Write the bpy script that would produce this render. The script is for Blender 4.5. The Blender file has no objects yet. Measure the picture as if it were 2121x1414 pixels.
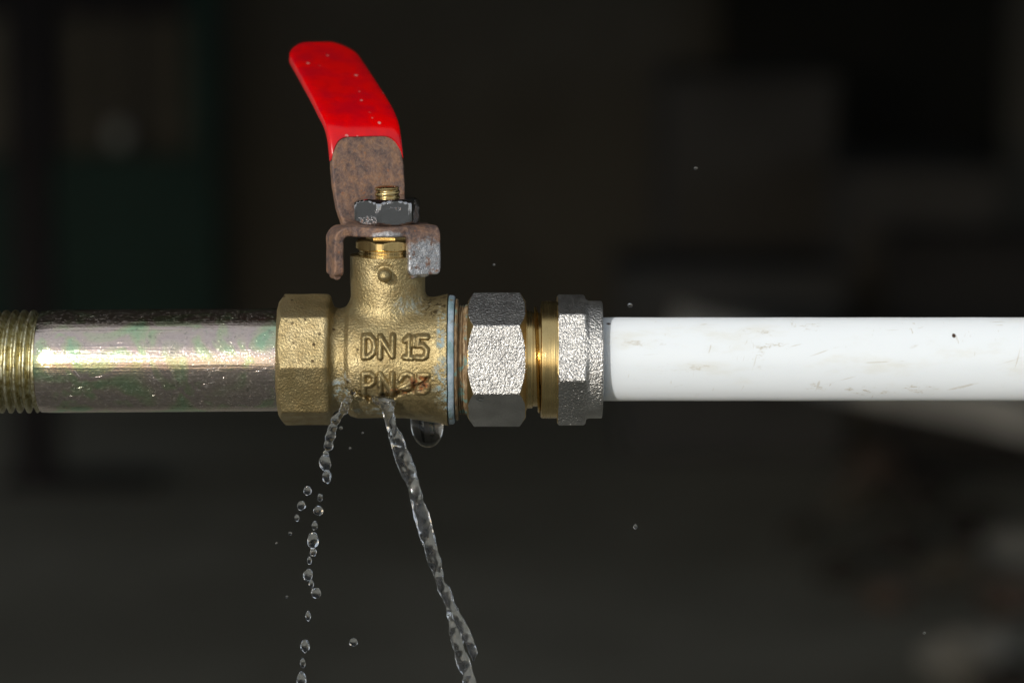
import bpy, bmesh, math, random
import numpy as np
from mathutils import Vector, Matrix, noise as mnoise

random.seed(7); np.random.seed(7)
R = math.radians
scene = bpy.context.scene
COL = scene.collection

# ------------------------------------------------------------------ camera, world, sun, exposure
S = 0.2 / 2121.0                 # one modelling unit (about 0.094 mm) in metres; the valve is drawn in these units
DIST = 0.2 / 36.0 * 100.0        # 100 mm lens, 200 mm wide field at the valve
PITCH = R(8.0)
cam_d = bpy.data.cameras.new('camera'); cam = bpy.data.objects.new('camera', cam_d); COL.objects.link(cam)
cam_d.lens = 100; cam_d.sensor_width = 36; cam_d.clip_start = 0.02; cam_d.clip_end = 200
cam.location = (0, -DIST*math.cos(PITCH), DIST*math.sin(PITCH))
cam.rotation_euler = (R(90)-PITCH, 0, 0)
cam_d.dof.use_dof = True; cam_d.dof.focus_distance = DIST - 0.007; cam_d.dof.aperture_fstop = 11.0
scene.camera = cam

SUN_EL, SUN_AZ = R(17.0), R(25.0)          # height above the horizon; swing to the left of the camera's back
to_sun = Vector((-math.sin(SUN_AZ)*math.cos(SUN_EL), -math.cos(SUN_AZ)*math.cos(SUN_EL), math.sin(SUN_EL)))
world = bpy.data.worlds.new('World'); scene.world = world; world.use_nodes = True
wn = world.node_tree; wn.nodes.clear()
sky = wn.nodes.new('ShaderNodeTexSky'); sky.sky_type = 'NISHITA'; sky.sun_disc = False
sky.sun_elevation = SUN_EL; sky.dust_density = 1.5
sky.sun_rotation = math.atan2(to_sun.x, to_sun.y)
bgn = wn.nodes.new('ShaderNodeBackground'); bgn.inputs['Strength'].default_value = 0.15
wo = wn.nodes.new('ShaderNodeOutputWorld')
# thin pale high cloud over the whole sky
wtc = wn.nodes.new('ShaderNodeTexCoord'); wno = wn.nodes.new('ShaderNodeTexNoise'); wno.inputs['Scale'].default_value = 2.2; wno.inputs['Detail'].default_value = 5
wmr = wn.nodes.new('ShaderNodeMapRange'); wmr.inputs['From Min'].default_value = 0.3; wmr.inputs['From Max'].default_value = 0.7; wmr.inputs['To Min'].default_value = 0.66; wmr.inputs['To Max'].default_value = 0.92
wmx = wn.nodes.new('ShaderNodeMix'); wmx.data_type = 'RGBA'; wmx.inputs[7].default_value = (3.2, 3.3, 3.4, 1)
wn.links.new(wtc.outputs['Generated'], wno.inputs['Vector']); wn.links.new(wno.outputs['Fac'], wmr.inputs['Value']); wn.links.new(wmr.outputs[0], wmx.inputs[0])
wn.links.new(sky.outputs[0], wmx.inputs[6]); wn.links.new(wmx.outputs[2], bgn.inputs[0]); wn.links.new(bgn.outputs[0], wo.inputs[0])
sun_d = bpy.data.lights.new('sun', 'SUN'); sun_d.energy = 2.3; sun_d.angle = R(0.9); sun_d.color = (1.0, 0.97, 0.93)
sun = bpy.data.objects.new('sun', sun_d); COL.objects.link(sun)
sun.rotation_euler = to_sun.to_track_quat('Z', 'Y').to_euler()
scene.view_settings.view_transform = 'Standard'; scene.view_settings.look = 'None'
scene.view_settings.gamma = 1; scene.view_settings.use_curve_mapping = False
scene.view_settings.exposure = 0.22
scene.render.engine = 'CYCLES'
cy = scene.cycles
cy.use_denoising = True; cy.denoiser = 'OPENIMAGEDENOISE'; cy.denoising_input_passes = 'RGB_ALBEDO_NORMAL'
cy.max_bounces = 12; cy.transmission_bounces = 12; cy.glossy_bounces = 6; cy.diffuse_bounces = 5
cy.sample_clamp_indirect = 40; cy.caustics_reflective = False; cy.caustics_refractive = False

C8, S8 = math.cos(PITCH), math.sin(PITCH)
DU = DIST / S
def at(px, py, y=0.0):
    """point, in modelling units, of the plane Y=y that the photograph shows at (px, py)"""
    a, b = (px-1060.5)/DU, (707-py)/DU
    d = np.array([a, C8 + b*S8, -S8 + b*C8])          # ray per unit along the view axis
    o = np.array([0, -DU*C8, DU*S8])
    t = (y - o[1])/d[1]
    p = o + d*t
    return float(p[0]), float(y), float(p[2])

# ------------------------------------------------------------------ node helpers
def srgb(r, g, b):
    f = lambda c: c/12.92 if c <= 0.04045 else ((c+0.055)/1.055)**2.4
    return (f(r/255), f(g/255), f(b/255), 1)
class Mat:
    def __init__(s, name):
        s.m = bpy.data.materials.new(name); s.m.use_nodes = True
        s.t = s.m.node_tree; s.t.nodes.clear()
        s.out = s.t.nodes.new('ShaderNodeOutputMaterial')
        s.b = s.t.nodes.new('ShaderNodeBsdfPrincipled'); s.t.links.new(s.b.outputs[0], s.out.inputs[0])
        g = s.t.nodes.new('ShaderNodeNewGeometry'); s.posm = g.outputs['Position']
        s.pos = s.vmath('SCALE', s.posm, scale=1.0/S)
    def put(s, sock, v):
        if v is None: return
        if isinstance(v, bpy.types.NodeSocket): s.t.links.new(v, sock)
        else: sock.default_value = v
    def set(s, **k):
        for n, v in k.items(): s.put(s.b.inputs[n.replace('_', ' ')], v)
        return s
    def vmath(s, op, a, b=None, scale=None):
        n = s.t.nodes.new('ShaderNodeVectorMath'); n.operation = op
        s.put(n.inputs[0], a); s.put(n.inputs[1], b)
        if scale is not None: n.inputs['Scale'].default_value = scale
        return n.outputs['Value'] if op in ('LENGTH', 'DISTANCE', 'DOT_PRODUCT') else n.outputs[0]
    def math(s, op, a, b=None, c=None, clamp=False):
        n = s.t.nodes.new('ShaderNodeMath'); n.operation = op; n.use_clamp = clamp
        s.put(n.inputs[0], a); s.put(n.inputs[1], b); s.put(n.inputs[2], c)
        return n.outputs[0]
    def mul(s, a, b): return s.math('MULTIPLY', a, b)
    def add(s, a, b): return s.math('ADD', a, b)
    def mx(s, a, b): return s.math('MAXIMUM', a, b)
    def noise(s, scale, detail=3, rough=0.55, vec=None, stretch=None, off=(0,0,0), dist=0.0):
        v = vec or s.pos
        if stretch or off != (0,0,0):
            mp = s.t.nodes.new('ShaderNodeMapping'); s.put(mp.inputs[0], v)
            mp.inputs['Location'].default_value = off
            if stretch: mp.inputs['Scale'].default_value = stretch
            v = mp.outputs[0]
        n = s.t.nodes.new('ShaderNodeTexNoise'); s.put(n.inputs['Vector'], v)
        n.inputs['Scale'].default_value = scale; n.inputs['Detail'].default_value = detail
        n.inputs['Roughness'].default_value = rough; n.inputs['Distortion'].default_value = dist
        return n.outputs['Fac']
    def vor(s, scale, feature='F1', rnd=1.0, out='Distance', vec=None):
        n = s.t.nodes.new('ShaderNodeTexVoronoi'); n.feature = feature
        s.put(n.inputs['Vector'], vec or s.pos); n.inputs['Scale'].default_value = scale
        n.inputs['Randomness'].default_value = rnd
        return n.outputs[out]
    def rot(s, ang, scale, vec=None, loc=(0,0,0)):
        """coordinates turned about the Y axis, then stretched"""
        mp = s.t.nodes.new('ShaderNodeMapping'); s.put(mp.inputs[0], vec or s.pos)
        mp.inputs['Rotation'].default_value = (0, ang, 0); mp.inputs['Location'].default_value = loc
        m2 = s.t.nodes.new('ShaderNodeMapping'); s.put(m2.inputs[0], mp.outputs[0]); m2.inputs['Scale'].default_value = scale
        return m2.outputs[0]
    def step(s, v, lo, hi):
        n = s.t.nodes.new('ShaderNodeMapRange'); n.interpolation_type = 'SMOOTHSTEP'
        s.put(n.inputs['Value'], v); n.inputs['From Min'].default_value = lo; n.inputs['From Max'].default_value = hi
        return n.outputs[0]
    def rng(s, v, lo, hi, a, b):
        n = s.t.nodes.new('ShaderNodeMapRange'); s.put(n.inputs['Value'], v)
        for k, x in zip(('From Min', 'From Max', 'To Min', 'To Max'), (lo, hi, a, b)): n.inputs[k].default_value = x
        return n.outputs[0]
    def mix(s, f, a, b):
        n = s.t.nodes.new('ShaderNodeMix'); n.data_type = 'RGBA'
        s.put(n.inputs[0], f); s.put(n.inputs[6], a); s.put(n.inputs[7], b)
        return n.outputs[2]
    def mixf(s, f, a, b):
        n = s.t.nodes.new('ShaderNodeMix'); s.put(n.inputs[0], f); s.put(n.inputs[2], a); s.put(n.inputs[3], b)
        return n.outputs[0]
    def ramp(s, f, *stops):
        n = s.t.nodes.new('ShaderNodeValToRGB'); s.put(n.inputs[0], f)
        e = n.color_ramp.elements
        while len(e) < len(stops): e.new(0.5)
        for el, (p, c) in zip(e, stops):
            el.position = p; el.color = c if len(c) == 4 else (*c, 1)
        return n.outputs[0]
    def blob(s, px, py, y, rx, rz, ry=60, wob=0.5, ws=0.06, lo=1.1, hi=0.55):
        """1 inside an uneven patch round a point of the surface, 0 outside"""
        c = at(px, py, y)
        d = s.vmath('SUBTRACT', s.pos, c)
        d = s.vmath('MULTIPLY', d, (1/rx, 1/ry, 1/rz))
        l = s.vmath('LENGTH', d)
        w = s.noise(ws, 4, 0.65, off=(px*1.7, py*0.3, 0))
        l = s.add(l, s.math('MULTIPLY_ADD', w, 2*wob, -wob))
        return s.step(l, lo, hi)
    def bump(s, h, dist_units, strength=1.0, normal=None):
        n = s.t.nodes.new('ShaderNodeBump'); s.put(n.inputs['Height'], h)
        n.inputs['Distance'].default_value = dist_units*S; n.inputs['Strength'].default_value = strength
        s.put(n.inputs['Normal'], normal)
        return n.outputs[0]

# ------------------------------------------------------------------ object helpers
def mesh_obj(name, verts, faces, mat, parent=None, smooth=True, origin=(0,0,0), normals=None, autosmooth=None):
    """verts in modelling units (world); the object's origin is moved to `origin` (units)"""
    v = np.asarray(verts, dtype=np.float64)
    o = np.asarray(origin, dtype=np.float64)
    me = bpy.data.meshes.new(name)
    me.from_pydata(((v-o)*S).tolist(), [], faces if isinstance(faces, list) else faces.tolist())
    me.update()
    if smooth: me.polygons.foreach_set('use_smooth', [True]*len(me.polygons))
    ob = bpy.data.objects.new(name, me); COL.objects.link(ob)
    for m in (mat if isinstance(mat, (list, tuple)) else [mat]): me.materials.append(m)
    if normals is not None: me.normals_split_custom_set_from_vertices(np.asarray(normals).tolist())
    elif autosmooth: me.set_sharp_from_angle(angle=R(autosmooth))
    if parent is not None:
        ob.parent = parent
        po = Vector((0,0,0)); q = parent
        while q: po += q.location; q = q.parent
        ob.location = Vector((o*S).tolist()) - po
    else:
        ob.location = Vector((o*S).tolist())
    return ob
def tag(o, label=None, cat=None, group=None, kind=None):
    for k, v in (('label', label), ('category', cat), ('group', group), ('kind', kind)):
        if v: o[k] = v
    return o
def thing(name, loc, label, cat, group=None):
    o = bpy.data.objects.new(name, None); COL.objects.link(o)
    o.location = Vector(loc)*S; o.empty_display_size = 0.01
    return tag(o, label, cat, group)

# ------------------------------------------------------------------ surface from a distance function
def smin(a, b, k): h = np.clip(0.5+0.5*(b-a)/k, 0, 1); return b+(a-b)*h - k*h*(1-h)
def smax(a, b, k): return -smin(-a, -b, k)
def nets(f, lo, hi, vox, newton=2):
    n = [int(math.ceil((h-l)/vox))+1 for l, h in zip(lo, hi)]
    ax = [np.float32(l) + np.arange(k, dtype=np.float32)*np.float32(vox) for l, k in zip(lo, n)]
    F = np.empty(n, dtype=np.float32)
    for i0 in range(0, n[0], 24):
        i1 = min(n[0], i0+24)
        F[i0:i1] = f(ax[0][i0:i1, None, None], ax[1][None, :, None], ax[2][None, None, :])
    I = F < 0
    c = np.zeros([k-1 for k in n], dtype=np.int8)
    for dx in (0,1):
        for dy in (0,1):
            for dz in (0,1):
                c += I[dx:n[0]-1+dx, dy:n[1]-1+dy, dz:n[2]-1+dz]
    act = (c > 0) & (c < 8)
    idx = np.full(act.shape, -1, dtype=np.int64); cells = np.argwhere(act); idx[act] = np.arange(len(cells))
    acc = np.zeros((len(cells), 3)); cnt = np.zeros(len(cells))
    corners = [(dx,dy,dz) for dx in (0,1) for dy in (0,1) for dz in (0,1)]
    for a in corners:
        for k in range(3):
            if a[k] == 0:
                b = list(a); b[k] = 1
                fa = F[cells[:,0]+a[0], cells[:,1]+a[1], cells[:,2]+a[2]].astype(float)
                fb = F[cells[:,0]+b[0], cells[:,1]+b[1], cells[:,2]+b[2]].astype(float)
                m = (fa < 0) != (fb < 0)
                t = np.where(m, fa/np.where(m, fa-fb, 1), 0)
                p = cells + np.array(a, float); p[:,k] += t
                acc[m] += p[m]; cnt[m] += 1
    V = (acc/cnt[:,None])*vox + np.array(lo)
    Q = []
    for k in range(3):
        sl0 = [slice(None)]*3; sl1 = [slice(None)]*3
        sl0[k] = slice(0, n[k]-1); sl1[k] = slice(1, n[k])
        A, B = I[tuple(sl0)], I[tuple(sl1)]
        e = np.argwhere(A != B); u, w = (k+1)%3, (k+2)%3
        ok = (e[:,u] > 0) & (e[:,w] > 0) & (e[:,u] < n[u]-1) & (e[:,w] < n[w]-1); e = e[ok]
        q = []
        for du, dw in ((-1,-1),(0,-1),(0,0),(-1,0)):
            d = e.copy(); d[:,u] += du; d[:,w] += dw; q.append(idx[d[:,0], d[:,1], d[:,2]])
        q = np.stack(q, 1)
        flip = ~A[e[:,0], e[:,1], e[:,2]]
        q[flip] = q[flip][:, ::-1]
        Q.append(q)
    Q = np.concatenate(Q); Q = Q[(Q >= 0).all(1)]
    g = lambda P: f(P[:,0], P[:,1], P[:,2])
    h = vox*0.35
    def grad(P):
        G = np.empty_like(P)
        for k in range(3):
            d = np.zeros(3); d[k] = h
            G[:,k] = (g(P+d)-g(P-d))/(2*h)
        return G
    for _ in range(newton):
        G = grad(V); L = (G*G).sum(1)+1e-6
        st = np.clip(g(V)/L, -vox*0.5, vox*0.5)
        V = V - G*st[:,None]
    G = grad(V); N = G/(np.linalg.norm(G, axis=1)[:,None]+1e-9)
    return V, Q, N
def split(V, Q, N, keep):
    """the faces chosen by the mask, with their own vertices"""
    q = Q[keep]; u, inv = np.unique(q, return_inverse=True)
    return V[u], inv.reshape(q.shape), N[u]
def wob(x, y, z, f, seed=0.0):
    return (np.sin(x*f+seed*1.3+1.7*np.sin(z*f*0.7+seed)) + np.sin(y*f*1.1+seed*2.1+1.3*np.sin(x*f*0.6))
            + np.sin(z*f*0.9+seed*0.7+1.5*np.sin(y*f*0.8+seed)))/3

def revolve(prof, seg=160, axis_z=0.0, caps=True):
    """turned shape about the X axis; prof = [(x, r)...]"""
    V, Fc = [], []
    for x, r in prof:
        for j in range(seg):
            a = 2*math.pi*j/seg
            V.append((x, -r*math.cos(a), axis_z + r*math.sin(a)))
    for i in range(len(prof)-1):
        for j in range(seg):
            k = (j+1) % seg
            Fc.append([i*seg+j, (i+1)*seg+j, (i+1)*seg+k, i*seg+k])
    if caps:
        Fc.append(list(range(seg))); n = (len(prof)-1)*seg; Fc.append(list(range(n+seg-1, n-1, -1)))
    return V, Fc
def revolve_z(prof, cx, cy_, seg=96):
    V, Fc = [], []
    for z, r in prof:
        for j in range(seg):
            a = 2*math.pi*j/seg
            V.append((cx + r*math.cos(a), cy_ + r*math.sin(a), z))
    for i in range(len(prof)-1):
        for j in range(seg):
            k = (j+1) % seg
            Fc.append([i*seg+j, i*seg+k, (i+1)*seg+k, (i+1)*seg+j])
    Fc.append(list(range(seg))[::-1]); n = (len(prof)-1)*seg; Fc.append(list(range(n, n+seg)))
    return V, Fc
X0 = 1060.5
def X(px): return px - X0
AZ = -38.0                                  # height of the pipe's axis

# ------------------------------------------------------------------ materials
def metal_scratches(M, thr=0.66, n=3, scale=0.09, seed=0):
    o = None
    for i in range(n):
        a = (i*1.13 + seed*0.7 + 0.35) % math.pi
        v = M.noise(scale*(1+0.3*i), 2, 0.5, vec=M.rot(a, (0.07, 1, 1.6), loc=(31*i+seed*17, 9*i, 5*i)))
        v = M.step(v, thr, thr+0.05)
        o = v if o is None else M.mx(o, v)
    return o
def mat_brass_cast():
    M = Mat('cast_brass')
    g1 = M.noise(0.21, 3, 0.6); g2 = M.noise(0.045, 3); g3 = M.noise(0.011, 3, off=(3,8,1))
    col = M.ramp(g3, (0.3, (0.31, 0.245, 0.115)), (0.5, (0.39, 0.315, 0.16)), (0.72, (0.47, 0.385, 0.215)))
    col = M.mix(M.rng(g2, 0.35, 0.7, 0, 0.6), col, (0.28, 0.20, 0.085, 1))
    tn = M.mx(M.blob(850, 846, -85, 80, 34, 90, 0.6, 0.03), M.mul(M.blob(700, 700, -80, 26, 90, 80, 0.7, 0.03), 0.55))
    tn = M.mul(tn, M.step(M.noise(0.05, 5, 0.7, off=(11,3,5)), 0.36, 0.62))
    col = M.mix(M.mul(tn, 0.6), col, (0.15, 0.115, 0.05, 1))
    # verdigris beside the end ring, at the lower left of the waist and along the leak
    p = M.blob(920, 790, -100, 26, 75, 70, 0.6, 0.05)
    p = M.mx(p, M.blob(914, 690, -90, 12, 70, 70, 0.7, 0.06))
    p = M.mx(p, M.mul(M.blob(708, 802, -95, 22, 46, 60, 0.7, 0.05), 0.75))
    p = M.mx(p, M.mul(M.blob(765, 852, -80, 45, 14, 60, 0.7, 0.06), 0.6))
    p = M.mx(p, M.mul(M.blob(850, 633, -60, 40, 22, 50, 1.0, 0.07), 0.5))
    pn = M.step(M.noise(0.06, 5, 0.7, off=(50,0,9)), 0.44, 0.62)
    p = M.mul(p, pn)
    pc = M.ramp(M.noise(0.035, 3, off=(7,7,7)), (0.35, (0.16, 0.24, 0.24)), (0.5, (0.24, 0.36, 0.39)), (0.7, (0.38, 0.47, 0.52)))
    # rust and grime where the crack opens
    r = M.mul(M.blob(868, 792, -115, 26, 22, 40, 0.6, 0.08), M.step(M.noise(0.09, 4, 0.7, off=(9,2,4)), 0.40, 0.56))
    r = M.mx(r, M.mul(M.blob(828, 812, -115, 34, 10, 40, 0.7, 0.09), M.step(M.noise(0.12, 4, 0.7, off=(1,2,4)), 0.45, 0.6)))
    # small dark specks
    vo = M.vor(0.035); sp = M.step(vo, 0.17, 0.09)
    sp = M.mul(sp, M.step(M.noise(0.012, 2, off=(20,1,1)), 0.5, 0.58))
    br = M.mul(M.blob(905, 628, -50, 40, 30, 60, 0.9, 0.07), M.step(M.noise(0.08, 4, 0.7, off=(4,5,6)), 0.5, 0.6))
    col = M.mix(p, col, pc)
    col = M.mix(r, col, M.ramp(M.noise(0.1, 2), (0.4, (0.05, 0.014, 0.006)), (0.62, (0.35, 0.13, 0.03))))
    col = M.mix(M.mul(M.mx(sp, br), 0.85), col, (0.05, 0.032, 0.015, 1))
    nonm = M.mx(p, r)
    M.set(Base_Color=col, Metallic=M.math('SUBTRACT', 0.84, M.mul(nonm, 0.8)),
          Roughness=M.add(M.rng(g2, 0.3, 0.7, 0.37, 0.50), M.mul(nonm, 0.25)))
    h = M.add(M.mul(g1, 1.0), M.add(M.mul(g2, 0.5), M.mul(p, 0.3)))
    M.set(Normal=M.bump(h, 3.2, 0.75))
    return M.m
def mat_nickel():
    M = Mat('nickel_plated_casting')
    g1 = M.noise(0.22, 2, 0.5); g2 = M.noise(0.42, 2); g3 = M.noise(0.02, 3)
    col = M.ramp(g3, (0.3, (0.46, 0.45, 0.43)), (0.7, (0.60, 0.59, 0.56)))
    M.set(Base_Color=col, Metallic=1.0, Roughness=M.rng(g3, 0.3, 0.7, 0.31, 0.38))
    h = M.add(M.mul(g1, 1.0), M.mul(g2, 0.35))
    M.set(Normal=M.bump(h, 4.1, 0.9))
    return M.m
def mat_brass_turned(name='turned_brass', dull=0.0):
    M = Mat(name)
    st = M.noise(0.5, 3, 0.6, stretch=(1, 0.01, 0.01)); g = M.noise(0.03, 4, 0.6)
    col = M.mix(M.rng(g, 0.35, 0.7, 0, 0.5), (0.70, 0.53, 0.24, 1), (0.46, 0.33, 0.14, 1))
    sp = M.step(M.noise(0.14, 4, 0.7), 0.62, 0.70)
    col = M.mix(M.mul(sp, 0.7), col, (0.09, 0.06, 0.025, 1))
    M.set(Base_Color=col, Metallic=1.0, Roughness=M.add(M.rng(st, 0.3, 0.7, 0.16+dull, 0.32+dull), M.mul(sp, 0.3)))
    M.set(Normal=M.bump(st, 0.5, 0.6))
    return M.m
def mat_steel_pipe():
    M = Mat('chromated_steel')
    a = M.noise(0.010, 3, 0.5, dist=0.6, off=(4,0,2)); fine = M.noise(0.16, 4, 0.7)
    film = M.ramp(a, (0.32, (0.50, 0.76, 0.42)), (0.41, (0.76, 0.78, 0.48)), (0.47, (0.92, 0.66, 0.60)), (0.54, (0.88, 0.60, 0.62)), (0.60, (0.78, 0.74, 0.48)), (0.68, (0.50, 0.76, 0.46)))
    col = M.mix(0.40, film, (0.50, 0.62, 0.47, 1))
    sc = M.mul(metal_scratches(M, 0.70, 4, 0.16, 1), M.step(M.noise(0.02, 3, off=(6,6,1)), 0.42, 0.6))
    fl = M.step(M.noise(0.24, 4, 0.75, stretch=(0.5, 1, 1), off=(2,2,2)), 0.53, 0.66)
    stn = M.mx(M.mul(M.step(M.noise(0.05, 4, 0.7, off=(9,9,9)), 0.60, 0.68), 0.5), M.mul(M.step(M.noise(0.16, 5, 0.8, stretch=(0.6,1,1), off=(1,7,3)), 0.50, 0.64), 0.30))
    col = M.mix(stn, col, (0.20, 0.22, 0.17, 1))
    wear = M.mx(M.mul(fl, 0.52), M.mul(sc, 0.6))
    col = M.mix(M.mul(wear, 0.6), col, (0.62, 0.64, 0.62, 1))
    M.set(Base_Color=col, Metallic=M.math('SUBTRACT', 1.0, M.mul(wear, 0.22)), Roughness=M.add(M.rng(M.noise(0.02, 3), 0.3, 0.7, 0.07, 0.13), M.mul(wear, 0.30)))
    h = M.add(M.add(M.mul(M.noise(0.3, 3, 0.7), 0.35), M.mul(M.noise(0.22, 2, 0.6, stretch=(0.02,1,1), off=(3,0,0)), 0.5)), M.add(M.mul(sc, -0.5), M.mul(M.noise(0.04, 2, stretch=(0.05,1,1)), 0.8)))
    M.set(Normal=M.bump(h, 1.5, 0.7))
    return M.m
def mat_thread():
    M = Mat('thread_steel')
    g = M.noise(0.09, 4, 0.65)
    col = M.ramp(g, (0.35, (0.30, 0.25, 0.10)), (0.5, (0.48, 0.44, 0.26)), (0.65, (0.60, 0.60, 0.46)))
    M.set(Base_Color=col, Metallic=0.95, Roughness=M.rng(g, 0.3, 0.7, 0.25, 0.42), Normal=M.bump(M.noise(0.2, 4, 0.7), 2.0, 0.6))
    return M.m
def mat_white_pipe():
    M = Mat('white_plastic')
    col = (0.72, 0.76, 0.785, 1)
    haze_ = M.step(M.noise(0.012, 4, 0.65, stretch=(0.5,1,1.5)), 0.5, 0.75)
    col = M.mix(M.mul(haze_, 0.38), col, (0.62, 0.61, 0.53, 1))
    sc = None
    for i, (ang, sx) in enumerate(((0.05, 0.05), (1.5, 0.10), (0.3, 0.06), (1.25, 0.12))):
        v = M.noise(0.085, 2, 0.5, vec=M.rot(ang, (sx, 0.6, 1.3), loc=(i*41, 3, 7*i)))
        v = M.mul(M.step(v, 0.68, 0.74), M.step(M.noise(0.02, 3, off=(i*9, 4, 4)), 0.48, 0.62))
        sc = v if sc is None else M.mx(sc, v)
    sm = M.mul(M.noise(0.08, 5, 0.75, stretch=(0.35, 1, 1), off=(5,5,5)), 1.0)
    scuff = None
    for (px, py, rx, rz, k) in ((1810, 812, 55, 10, 0.9), (1770, 806, 26, 9, 1), (1905, 805, 40, 15, 0.9), (1570, 735, 14, 28, 0.7), (1600, 716, 38, 9, 0.7),
                                (1675, 680, 40, 8, 0.8), (1570, 690, 50, 8, 0.5), (1700, 800, 36, 12, 0.6), (1528, 780, 9, 6, 1), (1580, 692, 9, 5, 1),
                                (1330, 712, 50, 12, 0.4), (1420, 760, 90, 10, 0.35), (1460, 660, 60, 7, 0.4)):
        b = M.mul(M.blob(px, py, -75, rx, rz, 60, 0.7, 0.08, 1.1, 0.4), k)
        scuff = b if scuff is None else M.mx(scuff, b)
    scuff = M.mul(scuff, M.step(sm, 0.50, 0.64))
    m = M.mx(M.mul(sc, 0.33), M.mul(scuff, 0.95))
    col = M.mix(m, col, (0.36, 0.29, 0.16, 1))
    dot = M.mx(M.blob(1977, 696, -72, 5, 5, 30, 0.25, 0.2), M.blob(1261, 672, -50, 6, 2.4, 30, 0.2, 0.2))
    col = M.mix(dot, col, (0.05, 0.025, 0.01, 1))
    M.set(Base_Color=col, Roughness=M.rng(M.noise(0.03, 4), 0.3, 0.7, 0.30, 0.48), Diffuse_Roughness=1.0, Subsurface_Weight=0.45, Subsurface_Radius=(0.003, 0.003, 0.0028), Subsurface_Scale=1.0)
    M.set(Normal=M.bump(M.add(M.noise(0.02, 2, stretch=(0.15,1,1)), M.mul(m, -0.15)), 1.2, 0.5))
    return M.m
def rust_cols(M):
    g = M.noise(0.040, 6, 0.74, off=(2,1,8)); f = M.noise(0.17, 4, 0.7)
    c = M.ramp(g, (0.32, (0.040, 0.038, 0.048)), (0.43, (0.10, 0.066, 0.058)), (0.52, (0.175, 0.105, 0.078)), (0.60, (0.25, 0.135, 0.075)), (0.70, (0.24, 0.165, 0.125)))
    c = M.mix(M.rng(f, 0.35, 0.65, 0, 0.4), c, M.ramp(f, (0.4, (0.05, 0.036, 0.036)), (0.6, (0.31, 0.205, 0.14))))
    o = M.step(M.noise(0.09, 4, 0.7, off=(8,8,1)), 0.62, 0.70)
    return M.mix(M.mul(o, 0.6), c, (0.36, 0.13, 0.035, 1)), g, f
def mat_rust():
    M = Mat('rusted_steel')
    c, g, f = rust_cols(M)
    z = M.mul(M.blob(885, 545, -60, 62, 52, 60, 0.45, 0.05, 1.05, 0.75), M.step(M.noise(0.06, 4, 0.7, off=(3,3,3)), 0.36, 0.48))
    z = M.mx(z, M.mul(M.blob(800, 487, -76, 34, 9, 20, 0.6, 0.06), 0.8))
    zc = M.ramp(M.noise(0.10, 4, 0.7), (0.35, (0.24, 0.25, 0.27)), (0.65, (0.52, 0.54, 0.57)))
    M.set(Base_Color=M.mix(z, c, zc), Metallic=M.mixf(z, 0.25, 0.85), Roughness=M.mixf(z, M.rng(f, 0.3, 0.7, 0.52, 0.75), 0.40))
    M.set(Normal=M.bump(M.add(f, M.mul(g, 1.5)), 2.4, 0.75))
    return M.m
def mat_red():
    M = Mat('red_dipped_vinyl')
    g = M.noise(0.02, 3)
    col = M.mix(M.rng(g, 0.4, 0.65, 0, 0.6), (0.64, 0.0, 0.001, 1), (0.38, 0.0, 0.010, 1))
    vo = M.vor(0.028); sp = M.mul(M.step(vo, 0.14, 0.07), M.step(M.noise(0.03, 2, off=(3,1,1)), 0.42, 0.50))
    du = M.mul(M.step(M.noise(0.05, 5, 0.75, off=(1,8,8)), 0.60, 0.80), 0.08)
    m = M.mx(M.mul(sp, 0.8), du)
    M.set(Base_Color=M.mix(m, col, (0.55, 0.30, 0.27, 1)), Roughness=M.add(M.rng(g, 0.3, 0.7, 0.14, 0.22), M.mul(m, 0.4)), Specular_IOR_Level=0.5)
    M.set(Normal=M.bump(M.add(M.noise(0.018, 2), M.mul(sp, 0.25)), 2.0, 0.5))
    return M.m
def mat_chrome():
    M = Mat('chromed_steel')
    g = M.noise(0.10, 5, 0.7)
    edge = M.noise(0.03, 3, off=(5,5,2))
    r = M.step(M.add(g, M.mul(edge, 0.5)), 0.90, 0.98)
    r = M.mx(r, M.mul(M.blob(766, 460, -45, 24, 12, 40, 0.8, 0.08), M.step(g, 0.47, 0.6)))
    r = M.mx(r, M.mul(M.blob(868, 445, -30, 12, 40, 40, 0.6, 0.08), M.step(g, 0.36, 0.5)))
    rc = M.ramp(M.noise(0.12, 3), (0.4, (0.07, 0.038, 0.028)), (0.6, (0.21, 0.11, 0.065)))
    M.set(Base_Color=M.mix(r, (0.50, 0.50, 0.52, 1), rc), Metallic=M.math('SUBTRACT', 1.0, M.mul(r, 0.8)), Roughness=M.add(0.06, M.mul(r, 0.55)))
    M.set(Normal=M.bump(M.add(M.mul(r, 0.6), M.mul(M.noise(0.05, 3), 0.5)), 1.6, 0.7))
    return M.m
def mat_patina_ring():
    M = Mat('verdigris_ring')
    g = M.noise(0.03, 4, 0.65, off=(2,4,6)); f = M.noise(0.12, 4, 0.7)
    c = M.ramp(g, (0.32, (0.13, 0.22, 0.21)), (0.45, (0.25, 0.36, 0.40)), (0.55, (0.33, 0.42, 0.49)), (0.70, (0.42, 0.50, 0.56)))
    b = M.step(M.noise(0.045, 4, 0.7, off=(8,1,3)), 0.58, 0.68)
    c = M.mix(b, c, (0.26, 0.17, 0.08, 1))
    M.set(Base_Color=c, Metallic=0.15, Roughness=M.rng(f, 0.3, 0.7, 0.4, 0.65), Normal=M.bump(f, 2.5, 0.7))
    return M.m
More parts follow.
